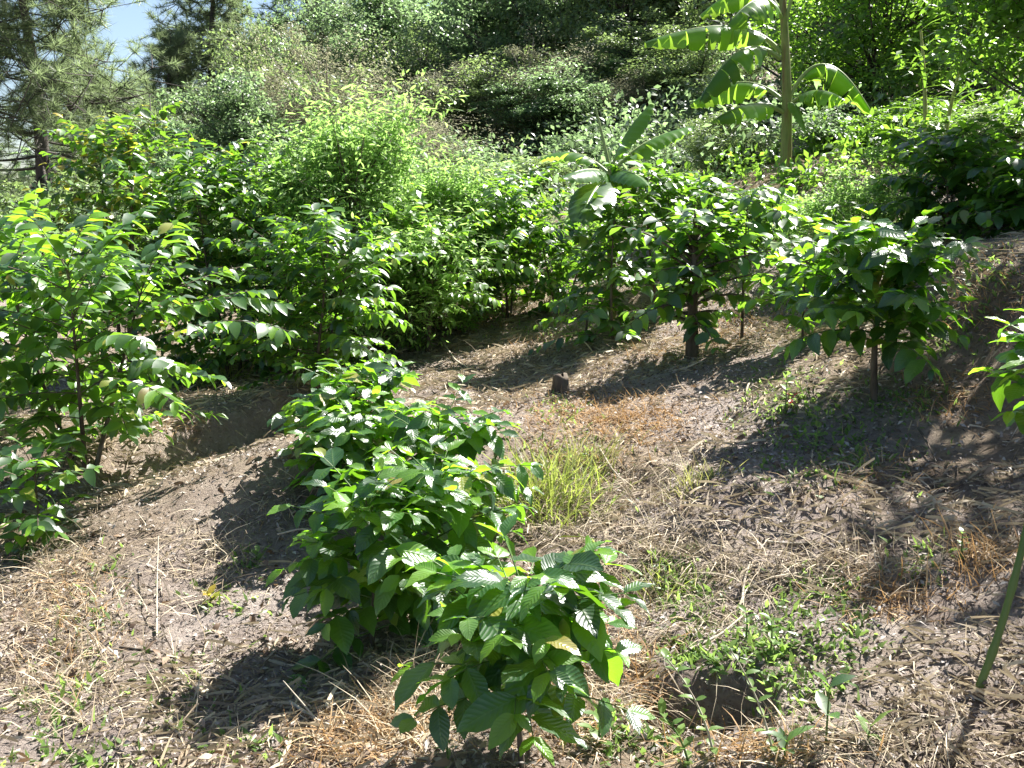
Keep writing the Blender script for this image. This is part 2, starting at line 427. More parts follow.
# ------------------------------------------------------------------ trees (unit protos, about 5 m tall)
def broad_meshes(seed, leaf=.12, n=7000, clumps=34, crown=(1.7, 1.7, 1.7), cz=3.1, H=5.0, mat='dark_broad', trunk_r=.11, T=T_FAR, clump_r=.55, low=.0, twigs=True, ratio=.5, bark='bark_far', droop=.2, zs=.75, jag=.25):
    rng = np.random.default_rng(seed)
    d = unit(rng.normal(size=(clumps, 3))); d[:, 2] = np.where(d[:, 2] < -.92, -d[:, 2], d[:, 2])
    rr = rng.uniform(.35, 1.0, (clumps, 1)) ** .7
    cc = d * rr * np.array(crown) * rng.uniform(1 - jag, 1 + jag, (clumps, 1)) + np.array([0, 0, cz])
    cc[:, 2] = np.where(cc[:, 2] < low + .2, low + .2 + rng.random(clumps) * .8, cc[:, 2])
    top = np.array([rng.normal(0, .15), rng.normal(0, .15), cz + crown[2] * .45])
    tr = curve3((0, 0, -.25), (rng.normal(0, .15), rng.normal(0, .15), cz * .5), top, 12)
    lines_t = [(tr, np.linspace(trunk_r, trunk_r * .25, 12))]
    br = []
    for c in cc:
        k = int(np.clip((c[2] - .45 * math.hypot(c[0], c[1])) / top[2] * 11, 2, 10)); s = tr[k]
        br.append((curve3(s, (s + c) / 2 + np.array([0, 0, -.1 + rng.normal(0, .12)]), c, 7), np.linspace(trunk_r * .28, trunk_r * .06, 7)))
        if twigs:
            for _ in range(4):
                e = c + rng.normal(size=3) * clump_r * .55
                br.append((curve3(c, (c + e) / 2 + rng.normal(size=3) * .05, e, 4), np.linspace(trunk_r * .07, trunk_r * .025, 4)))
    wgt = rng.uniform(.4, 1.4, clumps); wgt /= wgt.sum()
    ci = rng.choice(clumps, n, p=wgt)
    csz = clump_r * rng.uniform(.45, 1.4, clumps)
    off = unit(rng.normal(size=(n, 3))) * (rng.random((n, 1)) ** .45) * csz[ci][:, None] * np.array([1.15, 1.15, zs])
    P = cc[ci] + off
    P[:, 2] = np.maximum(P[:, 2], low + .05)
    A = off / clump_r * .8 + rng.normal(size=(n, 3)) * .7 + np.array([0, 0, -.25])
    N = np.array([0, 0, 1.0]) + rng.normal(size=(n, 3)) * .55
    L = leaf * rng.uniform(.6, 1.3, n)
    return [('trunk', tubes_mesh('tree_trunk', lines_t, M[bark], 8)), ('branches', tubes_mesh('tree_branches', br, M[bark], 4)),
            ('crown', leaves_mesh('tree_crown', P, A, N, L, L * ratio, T, M[mat], rng, droop=droop, fold=.2, wave=0))]


def pine_meshes(seed, H=10.0, limbs=46, tufts=9, needles=34, nl=.26, nw=.016, trunk_r=.2, z0=.22, reach=2.9):
    rng = np.random.default_rng(seed)
    tr = curve3((0, 0, -.3), (rng.normal(0, .3), rng.normal(0, .2), H * .5), (rng.normal(0, .2), 0, H), 16)
    br, P, A = [], [], []
    for i in range(limbs):
        f = z0 + (1 - z0) * (i + rng.uniform(0, .8)) / limbs
        k = min(int(f * 15), 14); s = tr[k] + (tr[k + 1] - tr[k]) * (f * 15 - k)
        az = i * 2.4 + rng.normal(0, .3)
        ln = reach * (1.0 - f) ** .6 * rng.uniform(.6, 1.2) + .25
        e = s + np.array([math.cos(az) * ln, math.sin(az) * ln, ln * rng.uniform(-.35, .6)])
        m = (s + e) / 2 + np.array([0, 0, -.16 * ln])
        pts = curve3(s, m, e, 9); br.append((pts, np.linspace(.05 * (1.1 - f), .012, 9)))
        for j in range(tufts if f > .45 else max(2, tufts // 2)):
            q = int(rng.integers(3, 9)); p = pts[q]
            e2 = p + rng.normal(size=3) * np.array([.5, .5, .5]) * min(1, ln * .6)
            br.append((curve3(p, (p + e2) / 2 + [0, 0, -.03], e2, 4), np.linspace(.014, .006, 4)))
            dirs = unit(rng.normal(size=(needles, 3)) + unit(e2 - p) * .5 + np.array([0, 0, .35]))
            P.append(e2 - unit(e2 - p) * rng.random((needles, 1)) * .3); A.append(dirs)
    P = np.vstack(P); A = np.vstack(A); n = len(P)
    return [('trunk', tubes_mesh('pine_trunk', [(tr, np.linspace(trunk_r, .03, 16))], M['bark_far'], 8)),
            ('branches', tubes_mesh('pine_branches', br, M['bark_far'], 4)),
            ('crown', leaves_mesh('pine_crown', P, A, rng.normal(size=(n, 3)), nl * rng.uniform(.7, 1.2, n), nw, T_NEEDLE, M['pine'], rng, droop=.1, fold=0, wave=0))]


# ------------------------------------------------------------------ ground sheet
def build_ground():
    th = np.concatenate([np.linspace(-40, 40, 400), np.linspace(42, 318, 70)]) * PI / 180
    r = np.concatenate([[0.0], np.geomspace(.3, 460, 560)])
    TH, RR = np.meshgrid(th, r, indexing='ij')
    X, Y = RR * np.sin(TH), RR * np.cos(TH)
    nt, nr = X.shape
    V = np.stack([X, Y, Hgt(X, Y)], -1).reshape(-1, 3)
    Q = grid_quads(nt, nr)
    j = np.arange(nr - 1)
    Q = np.vstack([Q, np.stack([(nt - 1) * nr + j, j, j + 1, (nt - 1) * nr + j + 1], 1)])
    o = link('ground', mesh_from('ground', V, Q[:, ::-1], ground_mat()))
    tag(o, 'bare grey brown sloping soil of the coffee plot', kind='structure')


build_ground()

# ------------------------------------------------------------------ ground litter, straw, dry grass, weeds (uncountable stuff)
rng0 = np.random.default_rng(7)


def scatter(n, r0, r1, rng, half=42, power=1.0):
    r = r0 + (r1 - r0) * rng.random(n) ** power; a = np.radians(rng.uniform(-half, half, n))
    x, y = r * np.sin(a), r * np.cos(a)
    return x, y


def ground_normal(x, y):
    e = .03
    nx = (Hgt(x + e, y) - Hgt(x - e, y)) / (2 * e); ny = (Hgt(x, y + e) - Hgt(x, y - e)) / (2 * e)
    return unit(np.stack([-nx, -ny, np.ones_like(nx)], 1))


def lay(name, label, n, r0, r1, Lr, Wr, T, mat, tilt, droop, seed, clump=None, z=.004):
    rng = np.random.default_rng(seed)
    x, y = scatter(n * (2 if clump else 1), r0, r1, rng)
    if clump:
        m = vnoise(x / clump, y / clump, seed) + .55 * vnoise(x / clump * 2.7, y / clump * 2.7, seed + 3) + rng.normal(0, .25, len(x))
        k = np.argsort(-m)[:n]; x, y = x[k], y[k]
    n = len(x)
    N = ground_normal(x, y) + rng.normal(size=(n, 3)) * tilt
    az = rng.uniform(0, 2 * PI, n)
    A = np.stack([np.cos(az), np.sin(az), rng.normal(0, tilt * .6, n)], 1)
    N2 = unit(N); A = A - N2 * (A * N2).sum(1, keepdims=True) * .85
    P = np.stack([x, y, Hgt(x, y) + z + np.abs(rng.normal(0, .012, n))], 1)
    L = rng.uniform(*Lr, n) * (.8 + .035 * np.hypot(x, y)); Wd = rng.uniform(*Wr, n) * (.8 + .04 * np.hypot(x, y))
    o = link(name, leaves_mesh(name, P, A, N, L, Wd, T, M[mat], rng, droop=droop, fold=.35, wave=.06))
    tag(o, label, 'ground litter', kind='stuff')


lay('leaf_litter', 'grey brown fallen leaf litter scattered over the bare slope', 60000, 1.6, 15, (.012, .042), (.005, .017), T_FAR, 'litter', .6, .5, 11)
lay('leaf_drifts', 'denser drifts of broken brown leaf litter on the slope', 38000, 1.6, 14, (.012, .042), (.004, .014), T_FAR, 'litter', .6, .6, 14, clump=.5)
lay('dead_leaves', 'larger curled brown dead leaves drifted in hollows of the slope', 2600, 1.8, 13, (.035, .075), (.014, .03), T_MID, 'dead_leaf', .4, .7, 13, clump=.45, z=.01)
lay('straw_mulch', 'pale dry straw and stem bits strewn over the soil', 60000, 1.6, 14, (.03, .15), (.0016, .004), T_BLADE, 'straw', .28, .15, 12, clump=.8)


def blades(name, label, patches, mat, Lr, Wr, seed, droop=.5, upr=1.0, T=T_BLADE, cat='grass'):
    """patches: (px, row, half width px, half height px, count) on the ground"""
    rng = np.random.default_rng(seed)
    P = []
    for px, row, hw, hh, n in patches:
        g = rng.normal(size=(n, 2)) * .55
        P.append(ground(px + g[:, 0] * hw, np.clip(row + g[:, 1] * hh, 215, 790)))
    P = np.vstack(P); n = len(P)
    A = rng.normal(size=(n, 3)) * np.array([.75, .75, .25]) + np.array([0, 0, upr]); A[:, 2] = np.abs(A[:, 2])
    N = rng.normal(size=(n, 3)) * .5 + np.array([0, 0, 1.0])
    o = link(name, leaves_mesh(name, P - [0, 0, .01], A, N, rng.uniform(*Lr, n), rng.uniform(*Wr, n), T, M[mat], rng, droop=droop, fold=.1, wave=0))
    tag(o, label, cat, kind='stuff')


blades('dry_grass', 'orange brown dry grass in patches between the coffee bushes',
       [(600, 412, 80, 24, 4200), (650, 430, 50, 18, 700), (740, 320, 45, 25, 1300), (690, 345, 50, 14, 700), (990, 550, 45, 22, 400), (890, 595, 55, 25, 700), (480, 320, 60, 12, 1600),
        (420, 330, 50, 22, 1300), (560, 345, 70, 12, 900), (180, 400, 30, 40, 900), (330, 350, 40, 20, 600), (395, 720, 60, 40, 900), (600, 640, 50, 40, 700), (350, 745, 70, 25, 600),
        (950, 400, 50, 25, 500), (870, 470, 60, 30, 400), (60, 640, 60, 60, 500), (70, 590, 50, 40, 400), (560, 730, 60, 30, 500), (640, 360, 50, 15, 500), (810, 320, 50, 20, 500), (985, 290, 60, 50, 900), (560, 465, 60, 30, 900), (640, 680, 20, 40, 300), (750, 750, 90, 20, 600)],
       'dry_orange', (.04, .13), (.003, .007), 21, .7, .5)
blades('pale_dry_grass', 'pale straw coloured dry grass lying on the slope',
       [(560, 500, 50, 45, 1500), (620, 500, 60, 50, 900), (680, 470, 30, 25, 300), (440, 640, 50, 40, 600), (420, 700, 70, 50, 1500), (540, 340, 90, 18, 1200), (700, 560, 80, 40, 600), (40, 560, 60, 50, 600),
        (640, 600, 50, 60, 1000), (880, 570, 50, 20, 400), (600, 700, 50, 50, 700), (850, 740, 120, 30, 700), (230, 390, 60, 20, 500), (280, 500, 40, 30, 300), (140, 680, 120, 60, 500), (720, 620, 60, 30, 500),
        (60, 600, 70, 60, 1500), (60, 690, 70, 50, 900), (200, 560, 60, 40, 900), (640, 540, 60, 40, 900), (800, 570, 80, 25, 800)],
       'straw', (.07, .22), (.003, .006), 22, .8, .3)
blades('green_ground_cover', 'low green weeds and grass in patches over the ground',
       [(690, 600, 40, 40, 420), (665, 580, 25, 25, 300), (770, 640, 40, 40, 420), (700, 655, 45, 14, 300), (560, 330, 60, 12, 500), (570, 470, 50, 40, 500), (200, 370, 30, 15, 500), (790, 400, 50, 35, 700), (830, 455, 80, 35, 700),
        (90, 600, 60, 60, 160), (60, 700, 50, 50, 200), (560, 410, 25, 15, 200), (820, 590, 40, 20, 200), (920, 560, 30, 30, 100), (250, 560, 20, 20, 70), (230, 600, 40, 30, 80), (180, 690, 60, 40, 120), (800, 690, 40, 30, 160), (850, 640, 40, 50, 200),
        (90, 760, 90, 12, 130), (250, 745, 60, 15, 80), (640, 730, 60, 30, 260), (760, 300, 40, 30, 500), (930, 330, 60, 30, 500), (985, 270, 60, 45, 700), (900, 400, 60, 25, 400)],
       'weed', (.025, .07), (.010, .02), 23, .3, .8, T=T_FLAT, cat='weeds')


def tuft(name, px, row, n, Lr, Wr, spread, mat, label, cat, seed, droop=.5, group=None):
    rng = np.random.default_rng(seed)
    g = ground(px, row)[0]
    P = rng.normal(size=(n, 3)) * np.array([spread, spread, 0]); P[:, 2] = Hgt(P[:, 0] + g[0], P[:, 1] + g[1]) - g[2] - .01
    A = rng.normal(size=(n, 3)) * np.array([.5, .5, .1]) + P * np.array([2, 2, 0]) + np.array([0, 0, 1.0])
    N = rng.normal(size=(n, 3)) + np.array([0, 0, .6])
    o = link(name, leaves_mesh(name, P, A, N, rng.uniform(*Lr, n), rng.uniform(*Wr, n), T_BLADE, M[mat], rng, droop=droop, fold=.1, wave=0), None, g)
    return tag(o, label, cat, group)


tuft('grass_tuft', 545, 500, 420, (.12, .34), (.004, .009), .12, 'grass_green', 'tall yellow green grass tuft beside the row of young coffee', 'grass tuft', 31)
tuft('grass_tuft', 585, 465, 160, (.08, .24), (.004, .008), .09, 'grass_yellow', 'yellowish grass tuft behind the tall tuft by the coffee row', 'grass tuft', 32)
tuft('grass_tuft', 690, 488, 110, (.06, .17), (.003, .006), .07, 'grass_yellow', 'small yellow grass tuft alone on the sunny bare slope', 'grass tuft', 33)
tuft('grass_tuft', 665, 590, 90, (.06, .17), (.004, .008), .05, 'grass_green', 'small fresh green grass tuft right of the front coffee plant', 'grass tuft', 34)
tuft('grass_tuft', 205, 385, 200, (.15, .45), (.006, .012), .18, 'grass_green', 'green grass tuft in the gap between the two left coffee bushes', 'grass tuft', 35)
tuft('grass_tuft', 985, 565, 120, (.06, .2), (.003, .006), .1, 'dry_orange', 'orange dry grass tuft at the foot of the green sapling stem', 'grass tuft', 36)

# ------------------------------------------------------------------ the row of young coffee plants in front
GROW = 'young coffee plants in the front row'


def near_coffee(px, row_base, row_top, half_px, seed, label, levels, leaf, group=None, Y=None, tpl=T_NEAR, near=True, mat='coffee_near', rz=0, name='coffee_plant', **kw):
    g = ground(px, row_base)[0] if Y is None else None
    if Y is not None:
        p = at(px, 300, Y); g = np.array([p[0], p[1], float(Hgt(p[0], p[1]))])
    H = float(at(px, row_top, g[1])[2] - g[2])
    Rad = half_px / F_PX * float(np.linalg.norm(g - CAM))
    kw.setdefault('bottom', .3)
    return plant(name, coffee_meshes(seed, tpl=tpl, mat=mat, near=near, H=H - leaf * .3, Rad=Rad, levels=levels, leaf=leaf, **kw), g, label, 'coffee plant', group, rz)


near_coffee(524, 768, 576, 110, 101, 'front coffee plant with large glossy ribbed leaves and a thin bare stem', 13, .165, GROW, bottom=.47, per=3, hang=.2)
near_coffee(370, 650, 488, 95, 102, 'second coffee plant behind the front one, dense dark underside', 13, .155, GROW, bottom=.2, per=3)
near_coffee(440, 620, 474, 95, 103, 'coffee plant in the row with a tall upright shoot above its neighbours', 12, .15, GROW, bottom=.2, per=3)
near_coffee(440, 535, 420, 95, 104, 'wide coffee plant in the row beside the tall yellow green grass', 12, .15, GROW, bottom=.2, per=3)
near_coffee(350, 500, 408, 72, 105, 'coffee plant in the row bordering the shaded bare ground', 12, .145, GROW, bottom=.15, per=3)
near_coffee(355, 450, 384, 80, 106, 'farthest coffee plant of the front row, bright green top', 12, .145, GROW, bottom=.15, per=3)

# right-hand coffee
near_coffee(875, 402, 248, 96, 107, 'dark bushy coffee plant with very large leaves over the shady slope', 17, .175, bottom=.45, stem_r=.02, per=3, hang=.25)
# sapling with a leaning green stem, crown at the picture edge
g = ground(972, 690)[0]
base_m = coffee_meshes(108, tpl=T_NEAR, mat='coffee_near', near=True, H=.25, Rad=.16, levels=8, leaf=.125, hang=.15, bottom=.3, per=3)
sap = thing('coffee_sapling', g, 'coffee sapling on a long leaning green stem at the picture edge', 'coffee plant')
stem_top = at(1046, 425, g[1] + .05) - g
link('trunk', tubes_mesh('sapling_stem', [(curve3((0, 0, -.05), (stem_top[0] * .62, .0, .24), stem_top, 24), np.linspace(.0125, .009, 24) * (1 + .22 * (np.arange(24) % 6 == 0)))], M['green_stem'], 8), sap)
for n_, me in base_m:
    link('upper_stem' if n_ == 'trunk' else n_, me, sap, stem_top)

# ------------------------------------------------------------------ mid-distance coffee bushes
GL = 'big coffee bushes behind the open ground'
near = dict(tpl=T_MID, near=False, mat='coffee', wild=.28, yprob=.12)  # yprob scatters extra pale leaves, sunlight put into the leaf colour
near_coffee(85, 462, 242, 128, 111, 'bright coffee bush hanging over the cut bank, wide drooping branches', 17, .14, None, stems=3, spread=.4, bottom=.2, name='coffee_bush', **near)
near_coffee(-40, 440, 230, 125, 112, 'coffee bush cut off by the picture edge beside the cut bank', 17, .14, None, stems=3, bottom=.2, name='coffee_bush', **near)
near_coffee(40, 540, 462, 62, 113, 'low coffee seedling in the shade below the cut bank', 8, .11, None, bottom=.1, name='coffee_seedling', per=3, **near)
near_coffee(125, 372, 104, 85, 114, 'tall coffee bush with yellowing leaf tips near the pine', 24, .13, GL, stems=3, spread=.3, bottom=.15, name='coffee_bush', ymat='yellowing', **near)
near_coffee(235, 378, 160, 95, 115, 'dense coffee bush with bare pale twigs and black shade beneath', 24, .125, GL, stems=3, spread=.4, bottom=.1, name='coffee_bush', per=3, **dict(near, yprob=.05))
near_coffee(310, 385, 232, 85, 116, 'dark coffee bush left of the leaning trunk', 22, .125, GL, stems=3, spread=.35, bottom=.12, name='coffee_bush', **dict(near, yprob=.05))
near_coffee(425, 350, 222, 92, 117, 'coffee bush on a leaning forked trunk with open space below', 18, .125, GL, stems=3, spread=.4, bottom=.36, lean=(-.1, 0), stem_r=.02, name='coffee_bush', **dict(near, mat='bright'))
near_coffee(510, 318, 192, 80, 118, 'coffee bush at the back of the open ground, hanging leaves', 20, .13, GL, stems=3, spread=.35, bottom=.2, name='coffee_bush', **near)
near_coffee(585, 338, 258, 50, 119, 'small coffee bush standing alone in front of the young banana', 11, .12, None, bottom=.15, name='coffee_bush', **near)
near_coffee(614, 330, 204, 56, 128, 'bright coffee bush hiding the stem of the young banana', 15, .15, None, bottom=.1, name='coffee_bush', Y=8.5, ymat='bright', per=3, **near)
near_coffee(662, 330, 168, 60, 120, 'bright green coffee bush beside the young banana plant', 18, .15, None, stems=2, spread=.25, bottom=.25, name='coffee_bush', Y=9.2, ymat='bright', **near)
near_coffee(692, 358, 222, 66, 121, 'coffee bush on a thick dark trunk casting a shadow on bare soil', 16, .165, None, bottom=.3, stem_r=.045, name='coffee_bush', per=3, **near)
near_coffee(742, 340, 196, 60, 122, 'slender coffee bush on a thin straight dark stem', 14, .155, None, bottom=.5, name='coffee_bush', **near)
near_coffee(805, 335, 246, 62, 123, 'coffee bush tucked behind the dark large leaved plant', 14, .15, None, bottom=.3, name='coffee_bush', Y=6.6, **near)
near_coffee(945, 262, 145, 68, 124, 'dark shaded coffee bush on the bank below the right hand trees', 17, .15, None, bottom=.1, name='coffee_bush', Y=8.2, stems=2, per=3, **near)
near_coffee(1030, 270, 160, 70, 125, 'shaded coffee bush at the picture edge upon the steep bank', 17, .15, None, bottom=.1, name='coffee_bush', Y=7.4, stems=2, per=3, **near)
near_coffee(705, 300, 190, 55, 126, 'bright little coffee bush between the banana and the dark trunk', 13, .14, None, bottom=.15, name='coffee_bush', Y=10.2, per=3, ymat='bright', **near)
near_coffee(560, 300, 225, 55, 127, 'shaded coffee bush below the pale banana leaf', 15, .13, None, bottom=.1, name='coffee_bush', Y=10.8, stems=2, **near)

# ------------------------------------------------------------------ protos for trees and shrubs
PR = {
    'pine': pine_meshes(201, limbs=76, tufts=22, needles=70, nl=.27, nw=.012, reach=3.2, z0=.25), 'pine_thin': pine_meshes(202, limbs=64, tufts=15, needles=60, reach=2.3, z0=.25, nl=.27, nw=.014),
    'broad_a': broad_meshes(211, leaf=.115, n=26000, clumps=110, crown=(1.8, 1.8, 2.3), cz=2.7, low=.4, clump_r=.48, jag=.4), 'broad_b': broad_meshes(212, leaf=.11, n=25000, clumps=100, crown=(1.9, 1.7, 2.2), cz=2.7, low=.4, clump_r=.48, jag=.4),
    'tall': broad_meshes(213, leaf=.10, n=26000, clumps=110, crown=(1.3, 1.3, 2.6), cz=2.6, clump_r=.45, low=.4, jag=.4),
    'shade': broad_meshes(214, leaf=.17, n=15000, clumps=80, crown=(1.9, 1.9, 2.2), cz=2.9, low=.8, clump_r=.6, jag=.35, mat='bright'),
    'dry_a': broad_meshes(221, leaf=.055, n=32000, clumps=110, mat='grey_brown', clump_r=.5, crown=(2.1, 2.0, 2.1), cz=2.7, trunk_r=.09, T=T_FLAT, bark='twig_pale', ratio=.5, low=.4, zs=1.3, jag=.5),
    'dry_b': broad_meshes(222, leaf=.055, n=26000, clumps=90, mat='grey_brown', clump_r=.45, crown=(1.8, 1.7, 2.3), cz=2.7, trunk_r=.08, T=T_FLAT, bark='twig_pale', ratio=.5, low=.4, zs=1.3, jag=.5),
    'feather': broad_meshes(231, leaf=.13, n=26000, clumps=130, mat='pale_feather', clump_r=.5, crown=(1.25, 1.25, 2.9), cz=2.5, trunk_r=.05, T=T_NARROW, ratio=.26, bark='bark', low=.2, droop=.4, zs=1.3, jag=.35),
    'bright_a': broad_meshes(241, leaf=.12, n=18000, clumps=90, mat='bright', crown=(1.8, 1.8, 2.4), cz=2.5, low=.1, clump_r=.45, jag=.4),
    'olive_a': broad_meshes(242, leaf=.11, n=18000, clumps=84, mat='olive', crown=(1.9, 1.8, 2.3), cz=2.5, low=.1, clump_r=.45, jag=.4),
    'shrub_fine': broad_meshes(251, leaf=.17, n=16000, clumps=80, mat='pale_feather', clump_r=.6, crown=(2.1, 2.1, 2.2), cz=2.0, low=0, trunk_r=.06, T=T_FLAT, ratio=.42, jag=.45, zs=1.1),
    'shrub_ball': broad_meshes(252, leaf=.18, n=26000, clumps=60, mat='olive', clump_r=.75, crown=(1.7, 1.7, 2.1), cz=2.1, low=0, trunk_r=.06, T=T_NARROW, ratio=.18),
    'shrub_dark': broad_meshes(253, leaf=.18, n=12000, clumps=80, mat='dark_broad', clump_r=.6, crown=(2.0, 2.0, 2.3), cz=2.0, low=0, trunk_r=.06, jag=.45),
    'shrub_mid': broad_meshes(254, leaf=.18, n=12000, clumps=80, mat='olive', clump_r=.6, crown=(2.2, 2.0, 2.3), cz=2.0, low=0, trunk_r=.06, jag=.45),
    'shrub_bright': broad_meshes(255, leaf=.18, n=12000, clumps=80, mat='bright', clump_r=.6, crown=(2.1, 2.0, 2.3), cz=2.0, low=0, trunk_r=.06, jag=.45),
}


def _co(me):
    c = np.empty(len(me.vertices) * 3, np.float32); me.vertices.foreach_get('co', c); return c.reshape(-1, 3)


PH = {k: max(float(_co(ms[-1][1])[:, 2].max()), 1) for k, ms in PR.items()}
PW = {k: float(np.percentile(np.abs(_co(ms[-1][1])[:, 0]), 97)) for k, ms in PR.items()}


def tree(proto, px, Y, row_top, half_px, name, label, cat, group=None, rz=None):
    p = at(px, 200, Y); z = float(Hgt(p[0], p[1]))
    h = float(at(px, row_top, Y)[2] - z)
    s = h / PH[proto]; sx = half_px / F_PX * Y / PW[proto]
    rz = (px * .37 + Y) % 6.28 if rz is None else rz
    return plant(name, PR[proto], (p[0], p[1], z - .05), label, cat, group, rz, (sx, sx, s))


# tall trees along the back
tree('pine', 36, 24, -150, 105, 'pine_tree', 'large pine with long bare lower limbs against bright sky', 'pine tree', None, 1.2)
tree('pine', -75, 30, 20, 90, 'pine_tree', 'pine cut off by the picture edge behind the large pine', 'pine tree')
tree('pine', 108, 31, 70, 70, 'pine_tree', 'soft hazy pine filling in right behind the large pine', 'pine tree')
tree('pine_thin', 176, 38, 22, 45, 'pine_tree', 'hazy rounded pine right of the patch of open sky', 'pine tree')
tree('pine_thin', 222, 40, -60, 60, 'pine_tree', 'thin trunked hazy pine with open branches at the skyline', 'pine tree')
tree('broad_b', 262, 42, -20, 60, 'broadleaf_tree', 'distant hazy broadleaf tree right of the thin pine', 'tree')
tree('pine_thin', 318, 46, -70, 60, 'pine_tree', 'distant pine poking above the grey brown dry trees', 'pine tree')
tree('broad_a', 235, 23, 62, 66, 'broadleaf_tree', 'dark glossy broadleaf tree below the thin pine', 'tree')
tree('olive_a', 150, 27, 95, 70, 'understory_tree', 'dull olive understory tree at the foot of the hazy pine', 'tree')
tree('dry_a', 330, 25, 20, 105, 'dry_tree', 'grey brown thin leaved dry tree with pale forked limbs', 'tree')
tree('dry_b', 455, 27, 35, 80, 'dry_tree', 'second grey brown dry tree before the dark broadleaf wood', 'tree')
tree('dry_b', 400, 20, 62, 85, 'dry_tree', 'low dry tree with brownish crown above the pale feathery tree', 'tree')
tree('dry_a', 640, 24, 70, 70, 'dry_tree', 'brownish dry tree between the young banana and the dark wood', 'tree')
tree('dry_b', 525, 25, 12, 75, 'dry_tree', 'grey brown dry tree standing against the darkest part of the wood', 'tree')
tree('olive_a', 640, 26, 5, 70, 'broadleaf_tree', 'olive tree with a rounded top left of the banana crown', 'tree')
tree('tall', 385, 36, -60, 60, 'broadleaf_tree', 'tall dark broadleaf tree behind the first dry tree', 'tree')
tree('tall', 480, 33, -120, 65, 'broadleaf_tree', 'tall dark broadleaf tree behind the second dry tree', 'tree')
tree('broad_b', 545, 31, -110, 85, 'broadleaf_tree', 'tall dark tree with a grey trunk in the middle of the wood', 'tree')
tree('olive_a', 620, 29, -140, 75, 'broadleaf_tree', 'tall olive tree left of the banana leaves', 'tree')
tree('broad_a', 700, 30, -140, 95, 'broadleaf_tree', 'broad dark tree directly behind the big banana leaves', 'tree')
tree('broad_b', 560, 24, 60, 75, 'broadleaf_tree', 'lower dark broadleaf tree above the pale banana leaf', 'tree')
tree('bright_a', 870, 17, -110, 110, 'broadleaf_tree', 'bright green leafy tree right of the banana', 'tree')
tree('bright_a', 985, 15, -160, 105, 'broadleaf_tree', 'bright green tree filling the top corner above the bank', 'tree')
tree('broad_b', 920, 21, -160, 110, 'broadleaf_tree', 'darker tall tree between the two bright green trees', 'tree')
tree('olive_a', 790, 23, -160, 90, 'broadleaf_tree', 'olive green tree rising behind the banana stem', 'tree')
tree('shade', 1060, 9.2, -200, 120, 'broadleaf_tree', 'dark shading tree at the edge whose crown hangs over the bank', 'tree')

# the shade trees standing up the slope beside the picture, crowns reaching in over the ground
p_ = (5.6, 7.2); SH = broad_meshes(215, leaf=.2, n=1700, clumps=26, crown=(1.55, 1.6, .9), cz=3.4, low=2.3, clump_r=.5, jag=.3, mat='bright', trunk_r=.09)
plant('shade_tree', SH, (p_[0], p_[1], float(Hgt(*p_)) - .05), 'open crowned shade tree on the bank that dapples the slope on its downhill side', 'tree')
# pale feathery tree and mid shrubs
tree('feather', 352, 9.7, 62, 100, 'feathery_tree', 'pale green feathery tree with a pointed top behind the coffee', 'tree')
tree('feather', 432, 10.6, 138, 80, 'feathery_tree', 'lower pale feathery tree beside the pointed one', 'tree')
tree('shrub_fine', 855, 9.0, 140, 66, 'leafy_shrub', 'light green fine leaved shrub right of the banana stem', 'shrub')
tree('shrub_ball', 725, 14, 98, 48, 'rounded_shrub', 'rounded fine needled dark green shrub left of the banana stem', 'shrub')
tree('shrub_bright', 765, 10.4, 182, 55, 'leafy_shrub', 'bright shrub at the foot of the banana stem', 'shrub')
GS = 'shrubs filling the slope below the wood'
for k, (pr, px, Y, rt, hp, lab) in enumerate([
        ('shrub_dark', 180, 19, 150, 60, 'dark shrub below the hazy pines behind the tall coffee'),
        ('shrub_mid', 90, 20, 165, 60, 'dull green shrub at the foot of the large pine'),
        ('shrub_mid', 10, 19, 175, 70, 'dull green shrub behind the picture edge coffee bush'),
        ('shrub_dark', 275, 17, 140, 55, 'dark shrub left of the pointed feathery tree'),
        ('shrub_mid', 470, 17, 160, 60, 'olive shrub beyond the lower feathery tree'),
        ('shrub_dark', 450, 21, 130, 60, 'dark shrub under the second dry tree'),
        ('shrub_mid', 535, 18, 150, 60, 'olive shrub left of the young banana'),
        ('shrub_dark', 590, 20, 120, 55, 'dark shrub behind the young banana'),
        ('shrub_mid', 515, 13.5, 185, 50, 'low olive shrub behind the hanging leaved coffee bush'),
        ('shrub_dark', 660, 18, 140, 50, 'dark shrub behind the bright banana leaf tip'),
        ('shrub_dark', 835, 13, 95, 50, 'dark shrub under the drooping right banana leaf'),
        ('shrub_bright', 905, 12, 90, 60, 'bright shrub beside the yellow canes'),
        ('shrub_mid', 985, 11, 100, 55, 'olive shrub at the top of the shaded bank'),
        ('olive_a', 500, 26, 45, 70, 'olive young tree in front of the tall dark wood'),
        ('shrub_dark', 610, 25, 55, 70, 'bushy dark young tree under the tall wood'),
        ('olive_a', 690, 24, 50, 65, 'olive young tree left of the big banana leaves'),
        ('shrub_mid', 745, 20, 70, 60, 'leafy olive bush directly behind the drooping banana leaves'),
        ('shrub_bright', 840, 18, 40, 60, 'bright leafy bush right of the banana top'),
        ('olive_a', 420, 30, 20, 60, 'olive young tree between the two dry trees'),
        ('shrub_mid', 330, 27, 60, 70, 'dull green bush behind the first dry tree'),
        ('olive_a', 275, 32, 20, 60, 'olive young tree below the skyline pines'),
        ('shrub_bright', 690, 12, 165, 45, 'bright shrub between the two bananas')]):
    tree(pr, px, Y, rt, hp, 'hillside_shrub', lab, 'shrub', GS)

